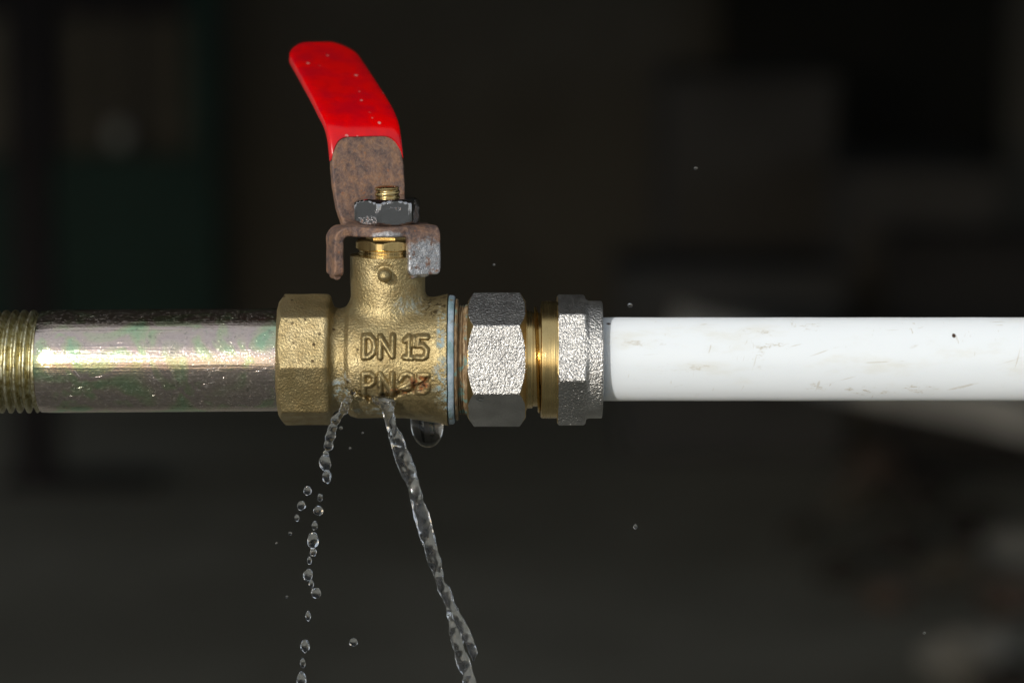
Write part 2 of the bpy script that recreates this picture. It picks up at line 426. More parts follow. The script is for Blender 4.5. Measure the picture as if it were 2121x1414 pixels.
def mat_hemp():
    M = Mat('hemp_sealed_thread')
    s1 = M.noise(0.35, 4, 0.7, stretch=(1, 0.12, 0.12)); g = M.noise(0.035, 4, 0.6)
    c = M.ramp(s1, (0.35, (0.10, 0.06, 0.03)), (0.5, (0.26, 0.17, 0.085)), (0.68, (0.46, 0.36, 0.22)))
    t = M.step(g, 0.55, 0.66)
    c = M.mix(M.mul(t, 0.8), c, (0.14, 0.30, 0.27, 1))
    M.set(Base_Color=c, Roughness=0.6, Metallic=0.15, Normal=M.bump(s1, 3, 0.9))
    return M.m
def mat_water(name='clear_water', glint_streaks=0.0, bump=0.0):
    M = Mat(name)
    M.t.nodes.remove(M.b)
    gl = M.t.nodes.new('ShaderNodeBsdfGlass'); gl.inputs['IOR'].default_value = 1.333; gl.inputs['Roughness'].default_value = 0.02
    gl.inputs['Color'].default_value = (0.97, 0.985, 1, 1)
    if bump:
        M.t.links.new(M.bump(M.noise(0.14, 2, 0.5, stretch=(1,1,0.6)), bump, 0.9), gl.inputs['Normal'])
    sh = gl.outputs[0]
    if glint_streaks:  # white streaks painted in for the jet's drawn-out highlights
        d = M.t.nodes.new('ShaderNodeBsdfTranslucent'); d.inputs[0].default_value = (0.85, 0.88, 0.9, 1)
        d2 = M.t.nodes.new('ShaderNodeBsdfDiffuse'); d2.inputs[0].default_value = (0.85, 0.88, 0.9, 1)
        a1 = M.t.nodes.new('ShaderNodeMixShader'); a1.inputs[0].default_value = 0.5
        M.t.links.new(d.outputs[0], a1.inputs[1]); M.t.links.new(d2.outputs[0], a1.inputs[2])
        mx = M.t.nodes.new('ShaderNodeMixShader')
        M.put(mx.inputs[0], M.mul(M.step(M.noise(0.10, 5, 0.7, stretch=(1,1,0.18)), 0.40, 0.66), glint_streaks))
        M.t.links.new(sh, mx.inputs[1]); M.t.links.new(a1.outputs[0], mx.inputs[2]); sh = mx.outputs[0]
    M.t.links.new(sh, M.out.inputs[0])
    return M.m
def mat_plain(name, c1, c2, scale=6.0, rough=0.85, bump=0.004, metallic=0.0):
    M = Mat(name)
    g = M.noise(scale, 5, 0.65, vec=M.posm); 
    M.set(Base_Color=M.mix(M.step(g, 0.35, 0.65), (*c1, 1), (*c2, 1)), Roughness=rough, Metallic=metallic, Specular_IOR_Level=0.2)
    if bump: M.set(Normal=M.bump(M.noise(scale*6, 4, 0.6, vec=M.posm), bump/S, 0.5))
    return M.m
MB, MN, MT, MS, MTH = mat_brass_cast(), mat_nickel(), mat_brass_turned(), mat_steel_pipe(), mat_thread()
MW, MRU, MRED, MCH, MRING, MH = mat_white_pipe(), mat_rust(), mat_red(), mat_chrome(), mat_patina_ring(), mat_hemp()
MWD = mat_brass_turned('dull_turned_brass', 0.12)
WATER, JETW = mat_water(), mat_water('running_water', 0.07, 1.6)
MFIL = mat_water('water_film', 0, 0)

# ------------------------------------------------------------------ the setting behind: ground, back wall and an added, unseen front and roof that shade them
GZ = -0.78
def box(name, lo, hi, mat, parent=None, bevel=0.0, rot=None):
    bm = bmesh.new(); bmesh.ops.create_cube(bm, size=1)
    lo, hi = Vector(lo), Vector(hi); c = (lo+hi)/2; base = Vector((c.x, c.y, lo.z))
    for v in bm.verts: v.co = Vector((v.co.x*(hi.x-lo.x), v.co.y*(hi.y-lo.y), (v.co.z+0.5)*(hi.z-lo.z)))
    if bevel: bmesh.ops.bevel(bm, geom=bm.edges[:], offset=bevel, segments=2, affect='EDGES')
    me = bpy.data.meshes.new(name); bm.to_mesh(me); bm.free(); me.materials.append(mat)
    o = bpy.data.objects.new(name, me); COL.objects.link(o)
    if parent is not None:
        o.parent = parent; o.location = base - parent.location
    else: o.location = base
    if rot: o.rotation_euler = rot
    return o
def bp(px, py, y):
    p = at(px, py, y/S); return Vector(p)*S
def ground_y(py):
    b = (707-py)/DU; dz, dy = -S8+b*C8, C8+b*S8
    return (GZ - cam.location.z)/dz*dy + cam.location.y
M_GROUND = mat_plain('packed_earth', (0.11, 0.112, 0.10), (0.16, 0.163, 0.148), 3.0, 0.95, 0.01)
M_WALL = mat_plain('brown_plaster', (0.095, 0.093, 0.083), (0.12, 0.118, 0.107), 2.0, 0.9)
M_DARK = mat_plain('shade_grey', (0.17, 0.17, 0.165), (0.23, 0.228, 0.22), 4.0, 0.9)
bm = bmesh.new(); bmesh.ops.create_grid(bm, x_segments=60, y_segments=60, size=30)
for v in bm.verts:
    v.co.z = 0.01*mnoise.noise(v.co*0.9)
me = bpy.data.meshes.new('ground'); bm.to_mesh(me); bm.free(); me.materials.append(M_GROUND)
g = bpy.data.objects.new('ground', me); COL.objects.link(g); g.location = (0, 0, GZ)
tag(g, 'grey earth ground around the floor', kind='structure')
M_FLOOR = mat_plain('dusty_concrete', (0.29, 0.288, 0.25), (0.40, 0.398, 0.35), 1.6, 0.95, 0.008)
fl_ = box('floor', (-5.0, 0.6, -0.9), (5.0, 5.09, GZ+0.012), M_FLOOR); tag(fl_, 'dim olive grey concrete floor out of focus below the pipes', kind='structure')
GZ += 0.012
WY = 5.1
w = box('back_wall', (-5.5, WY, GZ-0.05), (5.5, WY+0.2, 1.6), M_WALL); tag(w, 'dark brown plain wall blurred behind the valve', kind='structure')
w = box('added_shade_roof', (-5.0, 0.0, 1.6), (5.0, WY+0.4, 1.7), M_DARK); tag(w, 'unseen roof slab added overhead to shade the background', kind='structure')  # out of frame, added so the background falls into shade
w = box('added_shade_front', (-5.0, 0.0, 0.082), (5.0, 0.1, 1.6), M_DARK); tag(w, 'unseen wall added above the pipes to keep sun off the background', kind='structure')  # added above the frame to block sun from the floor and wall behind

# green door with a glazed upper half, at the left
M_GREEN = mat_plain('green_paint', (0.010, 0.040, 0.036), (0.014, 0.050, 0.045), 5.0, 0.5)
M_GLASSD = mat_plain('dusty_glass', (0.075, 0.077, 0.066), (0.11, 0.112, 0.098), 3.0, 0.35, 0)
M_POST = mat_plain('dark_steel', (0.016, 0.016, 0.021), (0.022, 0.022, 0.028), 5.0, 0.6)
DY = WY - 0.08
xl, xr = bp(-420, 700, DY).x, bp(455, 700, DY).x
zt, zm = bp(0, 60, DY).z, bp(0, 322, DY).z
door = thing('green_door', (0,0,0), 'dark green half glazed door blurred at the left', 'door')
door.location = ((xl+xr)/2, DY, GZ)
zg = GZ + 0.01
box('lower_panel', (xl, DY, zg), (xr, DY+0.04, zm), M_GREEN, door)
fx = bp(388, 0, DY).x
box('stile', (fx, DY-0.006, zm+0.001), (xr, DY+0.045, zt+0.3), M_GREEN, door)
box('stile', (xl, DY-0.006, zm+0.001), (xl+0.06, DY+0.045, zt+0.3), M_GREEN, door)
for i, (a, b) in enumerate(((-330, 25), (128, 188), (206, 262), (288, 340), (346, 386))):
    box('pane', (bp(a, 0, DY).x, DY+0.015, zm+0.01), (bp(b, 0, DY).x, DY+0.022, zt+0.02), M_GLASSD, door)
for a, b in ((188, 206), (262, 288), (340, 346), (80, 128)):
    box('glazing_bar', (bp(a, 0, DY).x, DY, zm+0.001), (bp(b, 0, DY).x, DY+0.03, zt+0.02), M_POST, door)
box('top_rail', (xl+0.061, DY, zt+0.021), (fx-0.001, DY+0.04, zt+0.28), M_POST, door)
M_PALE = mat_plain('glint_pale', (0.40, 0.43, 0.42), (0.48, 0.51, 0.50), 8.0, 0.4, 0)
# pale ball added for the glint on the door glass
bm = bmesh.new(); bmesh.ops.create_uvsphere(bm, u_segments=24, v_segments=16, radius=0.018)
for v in bm.verts: v.co.z *= 1.35
me = bpy.data.meshes.new('glass_glint'); bm.to_mesh(me); bm.free(); me.materials.append(M_PALE)
for p in me.polygons: p.use_smooth = True
k = bpy.data.objects.new('glass_glint', me); COL.objects.link(k); k.parent = door
k.location = bp(246, 280, DY-0.04) - door.location
# dark post standing on the ground before the door
py_ = ground_y(1012)
pl, pr = bp(27, 900, py_).x, bp(112, 900, py_).x
post = thing('steel_post', (0,0,0), 'dark slim upright post standing before the green door', 'post')
post.location = ((pl+pr)/2, py_, GZ)
box('shaft', (pl, py_, GZ+0.012), (pr, py_+(pr-pl), 1.6), M_POST, post, 0.004)
box('post_shadow', (pl-0.02, py_-0.015, GZ+0.002), (pr+0.16, py_+0.1, GZ+0.011), M_POST, post)  # flat dark sheet laid in for the post's shadow on the floor
# grey boxes and panels stacked at the right
M_GREY = mat_plain('grey_board', (0.070, 0.071, 0.072), (0.095, 0.096, 0.097), 3.0, 0.9)
M_GREY2 = mat_plain('slate_board', (0.072, 0.078, 0.086), (0.10, 0.106, 0.115), 3.0, 0.9)
M_GREY3 = mat_plain('charcoal_board', (0.032, 0.032, 0.033), (0.045, 0.045, 0.046), 3.0, 0.9)
M_BOARD = mat_plain('black_board', (0.010, 0.011, 0.009), (0.020, 0.021, 0.018), 2.0, 0.9)
def crate(name, px0, px1, top, y, depth, mat, label, cat, lidmat=None):
    a, b, t = bp(px0, top, y), bp(px1, top, y), bp(px0, top, y).z
    e = thing(name, (0,0,0), label, cat); e.location = ((a.x+b.x)/2, y, GZ)
    box('body', (a.x, y, GZ+0.005), (b.x, y+depth, t-0.02), mat, e, 0.006)
    box('lid', (a.x-0.006, y-0.006, t-0.019), (b.x+0.006, y+depth+0.006, t), lidmat or mat, e, 0.004)
    return e
crate('grey_cabinet', 1385, 1735, 160, 4.4, 0.5, M_GREY, 'tall grey cabinet blurred right of the middle', 'cabinet')
crate('grey_box', 1760, 2075, 352, 4.1, 0.5, M_GREY, 'wide grey box blurred above the white pipe at the right', 'box')
crate('charcoal_box', 1860, 2300, 492, 3.9, 0.18, M_GREY3, 'low charcoal box before the wide grey box', 'box')
crate('slate_chest', 1290, 1760, 560, 4.05, 0.3, M_GREY2, 'low slate grey chest before the tall cabinet', 'chest')
bd = box('black_board', (bp(1490, 0, WY).x, WY-0.05, GZ+0.01), (bp(2075, 0, WY).x, WY-0.01, 1.5), M_BOARD); tag(bd, 'black board leaning on the wall behind the grey cabinet', 'board')

# broken concrete slab and loose stones at the lower right
M_CONC = mat_plain('weathered_concrete', (0.42, 0.425, 0.42), (0.66, 0.665, 0.655), 9.0, 0.9, 0.01)
M_STONE = [mat_plain('stone_a', (0.10, 0.09, 0.075), (0.16, 0.145, 0.12), 12.0), mat_plain('stone_b', (0.10, 0.078, 0.066), (0.15, 0.115, 0.098), 12.0),
           mat_plain('stone_c', (0.26, 0.26, 0.245), (0.36, 0.36, 0.34), 12.0), mat_plain('stone_d', (0.035, 0.033, 0.03), (0.06, 0.055, 0.05), 12.0)]
def stone(name, px, py, wpx, hpx, mat, seed, label, cat, group=None, ang=0):
    y = ground_y(py + hpx*0.5); c = bp(px, py, y); k = S*(y-cam.location.y)/(DIST)*1.0
    bm = bmesh.new(); bmesh.ops.create_icosphere(bm, subdivisions=3, radius=1)
    for v in bm.verts:
        n = mnoise.noise(v.co*1.1 + Vector((seed*3.1, seed, 0)))*0.35 + mnoise.noise(v.co*2.7+Vector((seed, 5, 0)))*0.15
        v.co *= 1+n
        for d in (Vector((0.5, -0.7, 0.5)), Vector((-0.6, -0.5, 0.6)), Vector((0.1, 0.3, 0.95))):
            d = d.normalized(); o = v.co.dot(d) - 0.72
            if o > 0: v.co -= d*o*0.85
        v.co = Vector((v.co.x*wpx*k*0.5, v.co.y*wpx*k*0.4, v.co.z*hpx*k*0.5))
        v.co.rotate(Matrix.Rotation(ang, 3, 'Y'))
    me = bpy.data.meshes.new(name); bm.to_mesh(me); bm.free(); me.materials.append(mat)
    for p in me.polygons: p.use_smooth = True
    o = bpy.data.objects.new(name, me); COL.objects.link(o); o.location = (c.x, y, GZ + hpx*k*0.40)
    return tag(o, label, cat, group)
sl_y = 3.3
ssl = thing('concrete_slab', (0,0,0), 'pale grey concrete slab sloping down at the right edge below the white pipe', 'slab')
a, b = bp(1700, 852, 3.9), bp(2190, 1040, 2.9)
ssl.location = (a+b)/2
bm = bmesh.new(); bmesh.ops.create_cube(bm, size=1); bmesh.ops.subdivide_edges(bm, edges=bm.edges[:], cuts=6, use_grid_fill=True)
L = (b-a).length
for v in bm.verts:
    v.co = Vector((v.co.x*L*1.25, v.co.y*0.85, v.co.z*0.05))
    v.co += Vector((0, 0, 1))*0.012*mnoise.noise(v.co*7)
dirx = (b-a).normalized(); upv = Vector((0.25, -0.25, 1)); diry = upv.cross(dirx).normalized(); dirz = dirx.cross(diry)
rotm = Matrix((dirx, diry, dirz)).transposed()
for v in bm.verts: v.co = rotm @ v.co
me = bpy.data.meshes.new('top_slab'); bm.to_mesh(me); bm.free(); me.materials.append(M_CONC)
o = bpy.data.objects.new('top_slab', me); COL.objects.link(o); o.parent = ssl; o.location = (0.16, 0.36, 0.03)
STN = [(1995, 1340, 190, 130, 2, 'pale rounded stone at the lower right corner'), (1810, 960, 120, 90, 1, 'reddish stone beside the upper slab edge'),
       (1900, 1010, 130, 90, 3, 'dark stone under the middle of the slab'), (1760, 1020, 150, 70, 0, 'flat olive stone left of the dark stones'),
       (2010, 1070, 130, 100, 3, 'black stone under the slab at the right'), (1860, 1110, 120, 100, 3, 'black upright stone in the middle of the rubble'),
       (1960, 1170, 150, 90, 0, 'brown stone above the pale rounded stone'), (2090, 1220, 140, 110, 1, 'reddish brown stone at the right edge of the picture'),
       (1740, 1170, 110, 70, 3, 'small dark stone at the left end of the rubble'), (1840, 1220, 110, 80, 1, 'rusty brown stone left of the pale rounded stone'),
       (2080, 1400, 160, 110, 3, 'dark stone beside the pale rounded stone at the corner'), (1660, 1090, 90, 45, 3, 'thin dark stone farthest left on the ground'),
       (2095, 1120, 130, 90, 2, 'grey stone just below the slab at the right edge')]
for i, (px, py, w_, h_, mi, lb) in enumerate(STN):
    stone('stone', px, py, w_, h_, M_STONE[mi], i+2, lb, 'stone', 'loose stones by the slab', random.uniform(-0.4, 0.4))

# ------------------------------------------------------------------ the ball valve
STX = X(804)*1.0
valve = thing('ball_valve', (STX, 0, AZ-140), 'cast brass ball valve with a red handled rusty lever, cracked and leaking', 'valve')
def facets(Yc, Zc, normals, apo, k=0):
    d = None
    for a in normals:
        e = -Yc*math.cos(R(a)) + Zc*math.sin(R(a)) - apo
        d = e if d is None else (smax(d, e, k) if k else np.maximum(d, e))
    return d
OCT = [24.4 + 45*i for i in range(8)]
BX = np.array([X(600), X(690), X(706), X(718), X(727), X(740), X(780), X(838), X(868), X(900), X(928)])
BR = np.array([100, 106, 106, 109, 117, 121, 121.5, 121.5, 124, 130, 137.0])
# strokes of the raised letters: (letter index, points in picture pixels)
LET = [(0, [(753,740),(753,699),(765,698),(773,706),(775.5,718),(773,731),(764,739),(753,740)]),
       (1, [(787,740),(787,699),(812.5,738),(813,698)]),
       (2, [(838,707),(847,699),(846.5,738)]), (2, [(838,740),(853,741)]), (2, [(858,701),(857,715)]),
       (3, [(884,699),(866,699),(864.5,716),(875,715),(884,724),(882,737),(874,741),(863,740)]),
       (4, [(752.5,815),(752.5,774),(766,773.5),(774.5,780),(774,791),(766,798),(754,799)]),
       (5, [(787,813),(787,774),(811,812),(812.5,774)]),
       (6, [(829,787),(834,777),(844,774),(853,778),(855,787),(846,797),(829,806)]), (6, [(829,806),(846,805)]),
       (7, [(886,776),(868,776),(866.5,790),(876,789),(886,797),(885,808),(877,814),(866,814)])]
LETW = [(i, [(lambda p: (p[0], p[2]))(at(px, py, -122)) for px, py in pts]) for i, pts in LET]
CRACK = [(lambda p: (p[0], p[2]))(at(px, py, -112)) for px, py in
         ((716,806),(724,809),(731,815),(738,813),(748,820),(757,824),(764,828),(772,826),(783,827),(792,821),(803,820),(812,823),(820,816),(830,812),(845,811),(856,806),(864,797),(874,791),(884,783))]
def seg_d(x, z, pts):
    best = None
    for (ax, az), (bx, bz) in zip(pts[:-1], pts[1:]):
        vx, vz = bx-ax, bz-az; L2 = vx*vx+vz*vz+1e-9
        t = np.clip(((x-ax)*vx+(z-az)*vz)/L2, 0, 1)
        d = np.sqrt((x-ax-t*vx)**2 + (z-az-t*vz)**2)
        best = d if best is None else np.minimum(best, d)
    return best
def letter_h(d): return 8.5*np.clip(1-(d/6.8)**2, 0, 1)**0.9
def relief(x, z):
    x, z = np.broadcast_arrays(x, z)
    dl = None
    for i, pts in LETW:
        d = seg_d(x, z, pts); dl = d if dl is None else np.minimum(dl, d)
    h = letter_h(dl)
    # the second line is worn, the last two figures most
    worn = np.clip((x-at(822,0,-122)[0])/10, 0, 1)*np.clip((at(0,765,-122)[2]-z)/8, 0, 1)
    h = h*(1-0.30*worn)
    # crack: a ragged open groove with the metal below it sunk a little
    cd = seg_d(x, z, CRACK)
    wv = 2.2 + 1.5*np.sin(x*0.21) + 1.1*np.sin(x*0.47+1)
    mid = np.exp(-((x-at(785,0,-112)[0])/60)**2)
    h = h - (7+10*mid)*np.exp(-(cd/np.maximum(wv+1.5*mid, 1.6))**2)
    cz = np.interp(x.ravel(), [c[0] for c in CRACK], [c[1] for c in CRACK]).reshape(x.shape)
    below = np.clip((cz-z)/5, 0, 1)*np.exp(-np.clip((cz-z)/26, 0, 9))
    h = h - 4.5*below*np.exp(-((x-at(790,0,-112)[0])/75)**4)
    # raised casting pad under the letters, and the seam at its left
    return h
PIN = at(796, 571, -92)
_cache = {}
def f_body(x, y, z):
    zc = z - AZ; r = np.sqrt(y*y + zc*zc)
    Rb = np.interp(np.ravel(x), BX, BR).reshape(np.shape(x))
    core = np.maximum((r - Rb)*0.96, np.maximum(X(620)-x, x-X(928)))
    o = facets(y, zc, OCT, 127.0, 2.5)
    o = smax(o, x - X(688), 13.0)
    o = np.maximum(o, (r - 130.0)*0.55 + (X(586)-x)*0.83)       # chamfer of the mouth
    o = np.maximum(o, X(579)-x)
    d = smin(o, core, 16.0)
    rb = np.sqrt((x-STX)**2 + y*y)
    bon = np.maximum(rb - 77.0, np.maximum(z-180.0, AZ-z))
    d = smin(d, bon, 20.0)
    d = np.maximum(d, x-X(928))
    # socket for the gland at the top
    d = np.maximum(d, -np.maximum(rb-63.0, 168.0-z))
    # stop pin, in a shallow dished patch
    q = np.sqrt((x-PIN[0])**2 + (z-PIN[2])**2)
    d = d + np.where(y < 0, 5.0*np.exp(-(q/21.0)**4), 0)
    pinr = np.sqrt(q*q + np.maximum(-(y+98.0), 0)**2)
    d = smin(d, np.maximum(pinr - 14.0, y+20), 5.0)
    key = (x.shape, z.shape, float(np.ravel(x)[0]), len(np.ravel(z)))
    if np.ndim(x) == 3:
        if key not in _cache: _cache[key] = relief(x[:, 0, :], z[0, 0, :][None, :])[:, None, :]
        rel = _cache[key]
        rel = np.where(y < -40, rel, 0)
    else:
        rel = np.where(y < -40, relief(x, z), 0)
    d = d - rel
    return d + 0.9*wob(x, y, z, 0.055, 2.0)+0.5*wob(x, y, z, 0.13, 5.0)
lo = (X(572), -150, AZ-146); hi = (X(936), 146, 190)
V, Q, N = nets(f_body, lo, hi, 1.75)
vd = np.stack([np.min([seg_d(V[:,0], V[:,2], p) for j, p in LETW if j == i], axis=0) for i in range(8)])
vl = np.where((vd.min(0) < 6.9) & (V[:,1] < -60), vd.argmin(0), -1)
ql = vl[Q]; fl = np.where((ql == ql[:, :1]).all(1), ql[:, 0], -1)
v_, q_, n_ = split(V, Q, N, fl < 0)
body = mesh_obj('valve_body', v_, q_, MB, valve, normals=n_)
body['label'] = 'sand cast brass valve body with octagonal end and green stains'
for i in range(8):
    v_, q_, n_ = split(V, Q, N, fl == i)
    mesh_obj('raised_letter', v_, q_, MB, body, normals=n_, origin=v_.mean(0))
_cache.clear()

# gland: turned ring, hexagonal gland nut, stem shoulder, threaded stem
ring = [(160, 60), (186, 60), (188, 58.5), (192, 58.5)]
mesh_obj('gland_ring', *revolve_z(ring, STX, 0), MT, valve, autosmooth=35)
def hexprism(cx, z0, z1, rad, ang0, ch, nseg=6, dome=1.0):
    """hexagon about Z with its corners turned down; ang0 = angle of one corner"""
    apo = rad*math.cos(math.pi/nseg); cnt = 120
    def ring_r(a, z):
        k = (a-ang0) % (2*math.pi/nseg); rr = apo/math.cos(k-math.pi/nseg)
        if ch:
            e = min(z-z0, z1-z); rr = min(rr, apo-ch*0.40 + e*1.5)
        return rr
    zs = [z0] + [z0+ch*f for f in (0.15,0.3,0.5,0.75,1.0)] + [z1-ch*f for f in (1.0,0.75,0.5,0.3,0.15)] + [z1] if ch else [z0, z1]
    V, Fc = [], []
    for z in zs:
        for j in range(cnt):
            a = ang0 + 2*math.pi*j/cnt; r_ = ring_r(a, z); V.append((cx+r_*math.cos(a), r_*math.sin(a), z))
    for i in range(len(zs)-1):
        for j in range(cnt):
            k = (j+1) % cnt; Fc.append([i*cnt+j, i*cnt+k, (i+1)*cnt+k, (i+1)*cnt+j])
    Fc.append(list(range(cnt))[::-1]); n = (len(zs)-1)*cnt; Fc.append(list(range(n, n+cnt)))
    return V, Fc
FR = -math.pi/2                               # the side that faces the camera
mesh_obj('gland_nut', *hexprism(STX, 191.5, 214, 70, FR-R(12.5), 5), MWD, valve, autosmooth=28)
mesh_obj('stem_shoulder', *hexprism(STX, 210, 240, 45, FR-R(38), 0, 6), MWD, valve, autosmooth=28)
nut = mesh_obj('lock_nut', *hexprism(STX, 245, 299, 70, FR-R(12.5), 10), MCH, valve, autosmooth=28)
nut['label'] = 'chromed hexagon nut spotted with rust'
def thread_z(cx, z0, z1, r, pitch, depth, seg=64, n=40, dome=6):
    V, Fc = [], []
    for i in range(n+1):
        z = z0 + (z1-z0)*i/n
        for j in range(seg):
            a = 2*math.pi*j/seg
            ph = ((z/pitch) - a/(2*math.pi)) % 1.0
            rr = r - depth*max(0, 1-abs(ph-0.5)*2.6)
            V.append((cx+rr*math.cos(a), rr*math.sin(a), z))
    for i in range(n):
        for j in range(seg):
            k = (j+1) % seg; Fc.append([i*seg+j, i*seg+k, (i+1)*seg+k, (i+1)*seg+j])
    b = n*seg
    for f_, dz in ((0.94, 2.0), (0.7, dome*0.75), (0.35, dome*0.97)):
        s0 = len(V)
        for j in range(seg):
            a = 2*math.pi*j/seg; V.append((cx+r*f_*math.cos(a), r*f_*math.sin(a), z1+dz))
        for j in range(seg):
            k = (j+1) % seg; Fc.append([b+j, b+k, s0+k, s0+j])
        b = s0
    Fc.append(list(range(b, b+seg)))
    return V, Fc
mesh_obj('threaded_stem', *thread_z(STX, 240, 318, 26, 11.5, 3.5), MT, valve, autosmooth=50)

# lever: pressed plate with two stop tabs and a strip bent up behind the nut
TH = R(20.0); cT, sT = math.cos(TH), math.sin(TH)
LP = [(0,234),(52,234),(66,237),(76,245),(82,257),(86,275),(91,305),(98,340),(106,372),(115,402),(124,421),(137,437),(157,451),(185,466),(222,484),(260,501),(350,540),(440,577),(478,593)]
LPa = np.array(LP, float)
def catmull(P, n=10):
    P = [P[0]] + list(P) + [P[-1]]; out = []
    for i in range(1, len(P)-2):
        p0, p1, p2, p3 = [np.array(p, float) for p in P[i-1:i+3]]
        for k in range(n):
            t = k/n
            out.append(0.5*((2*p1)+(p2-p0)*t+(2*p0-5*p1+4*p2-p3)*t*t+(3*p1-p0-3*p2+p3)*t**3))
    out.append(np.array(P[-1], float)); return np.array(out)
LC = catmull(LP, 8); LS = np.concatenate([[0], np.cumsum(np.linalg.norm(np.diff(LC, axis=0), axis=1))])
def lever_hw(s): return np.interp(s, [0, 60, 85, 110, 150, 200, 260, 340], [60, 62, 66, 73, 78, 78, 75, 74])
UC = -12.0
def path_d(v, z, P, Ls):
    best = None; ss = None
    for i in range(len(P)-1):
        a, b = P[i], P[i+1]; vx, vz = b-a; L2 = vx*vx+vz*vz+1e-9
        t = np.clip(((v-a[0])*vx+(z-a[1])*vz)/L2, 0, 1)
        d = (v-a[0]-t*vx)**2 + (z-a[1]-t*vz)**2
        if best is None: best = d; ss = Ls[i]+t*(Ls[i+1]-Ls[i])
        else:
            m = d < best; ss = np.where(m, Ls[i]+t*(Ls[i+1]-Ls[i]), ss); best = np.minimum(best, d)
    return np.sqrt(best), ss
def arcpath(c, a0, a1, r, n=7): return [(c[0]+r*math.cos(a0+(a1-a0)*k/n), c[1]+r*math.sin(a0+(a1-a0)*k/n)) for k in range(n+1)]
HT = 10.0
LTP = np.array([(0,234.0)] + [(-(x+94), z) for x, z in arcpath((0, 214), math.pi/2, 0, 20)] + [(-114.5, 143)])     # left tab in (u,z)
RTP = np.array([(0,234.0)] + [(-(x+56), z) for x, z in arcpath((0, 216), math.pi/2, 0, 18)] + [(-74.5, 145)])     # front tab in (v,z)
LSEG = np.concatenate([[0], np.cumsum(np.linalg.norm(np.diff(LTP, axis=0), axis=1))]); RSEG = np.concatenate([[0], np.cumsum(np.linalg.norm(np.diff(RTP, axis=0), axis=1))])
LCs = LC[LC[:,1] < 445]; LSs = LS[:len(LCs)]
def to_uv(x, y): dx = x-STX; return dx*cT + y*sT, -dx*sT + y*cT
def f_handle(x, y, z):
    u, v = to_uv(x, y)
    rr = np.sqrt((u+8)**2 + v*v)
    pl = smax(rr - 80.0, np.abs(z-234.0)-HT, 5.0)
    def strip(a, zz, P, Ls, w, half, tip):
        a2, z2 = np.broadcast_arrays(a, zz)
        d, s = path_d(a2, z2, P, Ls)
        return d - HT, np.abs(w) - half, s
    # tabs
    uu, zz = np.broadcast_arrays(u, z)
    dl, s = path_d(uu, zz, LTP, LSEG)
    end = s - (LSEG[-1]-12); ww = np.abs(v+1.0) - 33.0
    lt = smax(smax(dl-HT, ww, 5.0), np.where(end > 0, np.sqrt(np.maximum(ww+12,0)**2+end**2)-12.0, -50), 4.0)
    vv, zz = np.broadcast_arrays(v, z)
    dr, s = path_d(vv, zz, RTP, RSEG)
    end = s - (RSEG[-1]-12); ww = np.abs(u-53.0) - 35.0
    rt = smax(smax(dr-HT, ww, 5.0), np.where(end > 0, np.sqrt(np.maximum(ww+12,0)**2+end**2)-12.0, -50), 4.0)
    dv, s = path_d(vv, zz, LCs, LSs)
    lv = smax(dv-HT, np.abs(u-UC)-lever_hw(s), 5.0)
    lv = np.maximum(lv, z-430)
    d = smin(smin(smin(pl, lt, 5.0), rt, 5.0), lv, 7.0)
    return d + 0.7*wob(x, y, z, 0.08, 1.0) + 0.4*wob(x, y, z, 0.2, 3.0)
V, Q, N = nets(f_handle, (STX-150, -110, 125), (STX+125, 165, 440), 2.0)
lever = mesh_obj('lever_handle', V, Q, MRU, valve, normals=N)
lever['label'] = 'rusted bent steel lever with two stop tabs'
def sleeve():
    nS, nC = 110, 88
    s0 = float(LS[np.argmin(np.abs(LC[:,1]-413) + (LC[:,0] > 160)*999)]); s1 = float(LS[-1])
    Vv, Fc = [], []
    def cross(k):
        a = 2*math.pi*k/nC; ex = 0.36
        c, s = math.cos(a), math.sin(a)
        return math.copysign(abs(c)**0.30, c), math.copysign(abs(s)**0.42, s)
    for i in range(-1, nS+1):
        t = max(i, 0)/nS
        for k in range(nC):
            cu, cn = cross(k)
            base = s0 - 46*abs(cu)**7
            s = base + (s1-base)*t
            p = np.array([np.interp(s, LS, LC[:,0]), np.interp(s, LS, LC[:,1])])
            q = np.array([np.interp(s+4, LS, LC[:,0]), np.interp(s+4, LS, LC[:,1])]) if s < s1-5 else p
            q0 = np.array([np.interp(s-4, LS, LC[:,0]), np.interp(s-4, LS, LC[:,1])])
            tg = q-q0; tg /= np.linalg.norm(tg)+1e-9; nm = np.array([-tg[1], tg[0]])
            rem = s1 - s
            hw = np.interp(s, [s0-60, s0, s0+80, s1], [79, 79, 82, 77]); ht = np.interp(s, [s0-60, s0, s1], [13.6, 14.0, 15.0])
            rc = 77.0
            if i < 0: hw -= 4.5; ht -= 4.6          # the lip turns in to the steel
            if rem < rc: hw = hw - rc + math.sqrt(max(rc*rc-(rc-rem)**2, 0)); 
            if rem < 16: ht = ht*math.sqrt(max(1-((16-rem)/16)**2, 0.0004))
            u = UC + cu*hw; off = cn*ht
            v, z = p[0]+nm[0]*off, p[1]+nm[1]*off
            Vv.append((STX + u*cT - v*sT, u*sT + v*cT, z))
    for i in range(nS+1):
        for k in range(nC):
            k2 = (k+1) % nC; Fc.append([i*nC+k, i*nC+k2, (i+1)*nC+k2, (i+1)*nC+k])
    b = (nS+1)*nC; Fc.append(list(range(b, b+nC)))
    return Vv, Fc
sv = mesh_obj('grip_sleeve', *sleeve(), MRED, lever, autosmooth=55)
bm = bmesh.new(); bm.from_mesh(sv.data); bmesh.ops.recalc_face_normals(bm, faces=bm.faces[:]); bm.to_mesh(sv.data); bm.free()
sv['label'] = 'glossy red dipped vinyl grip'

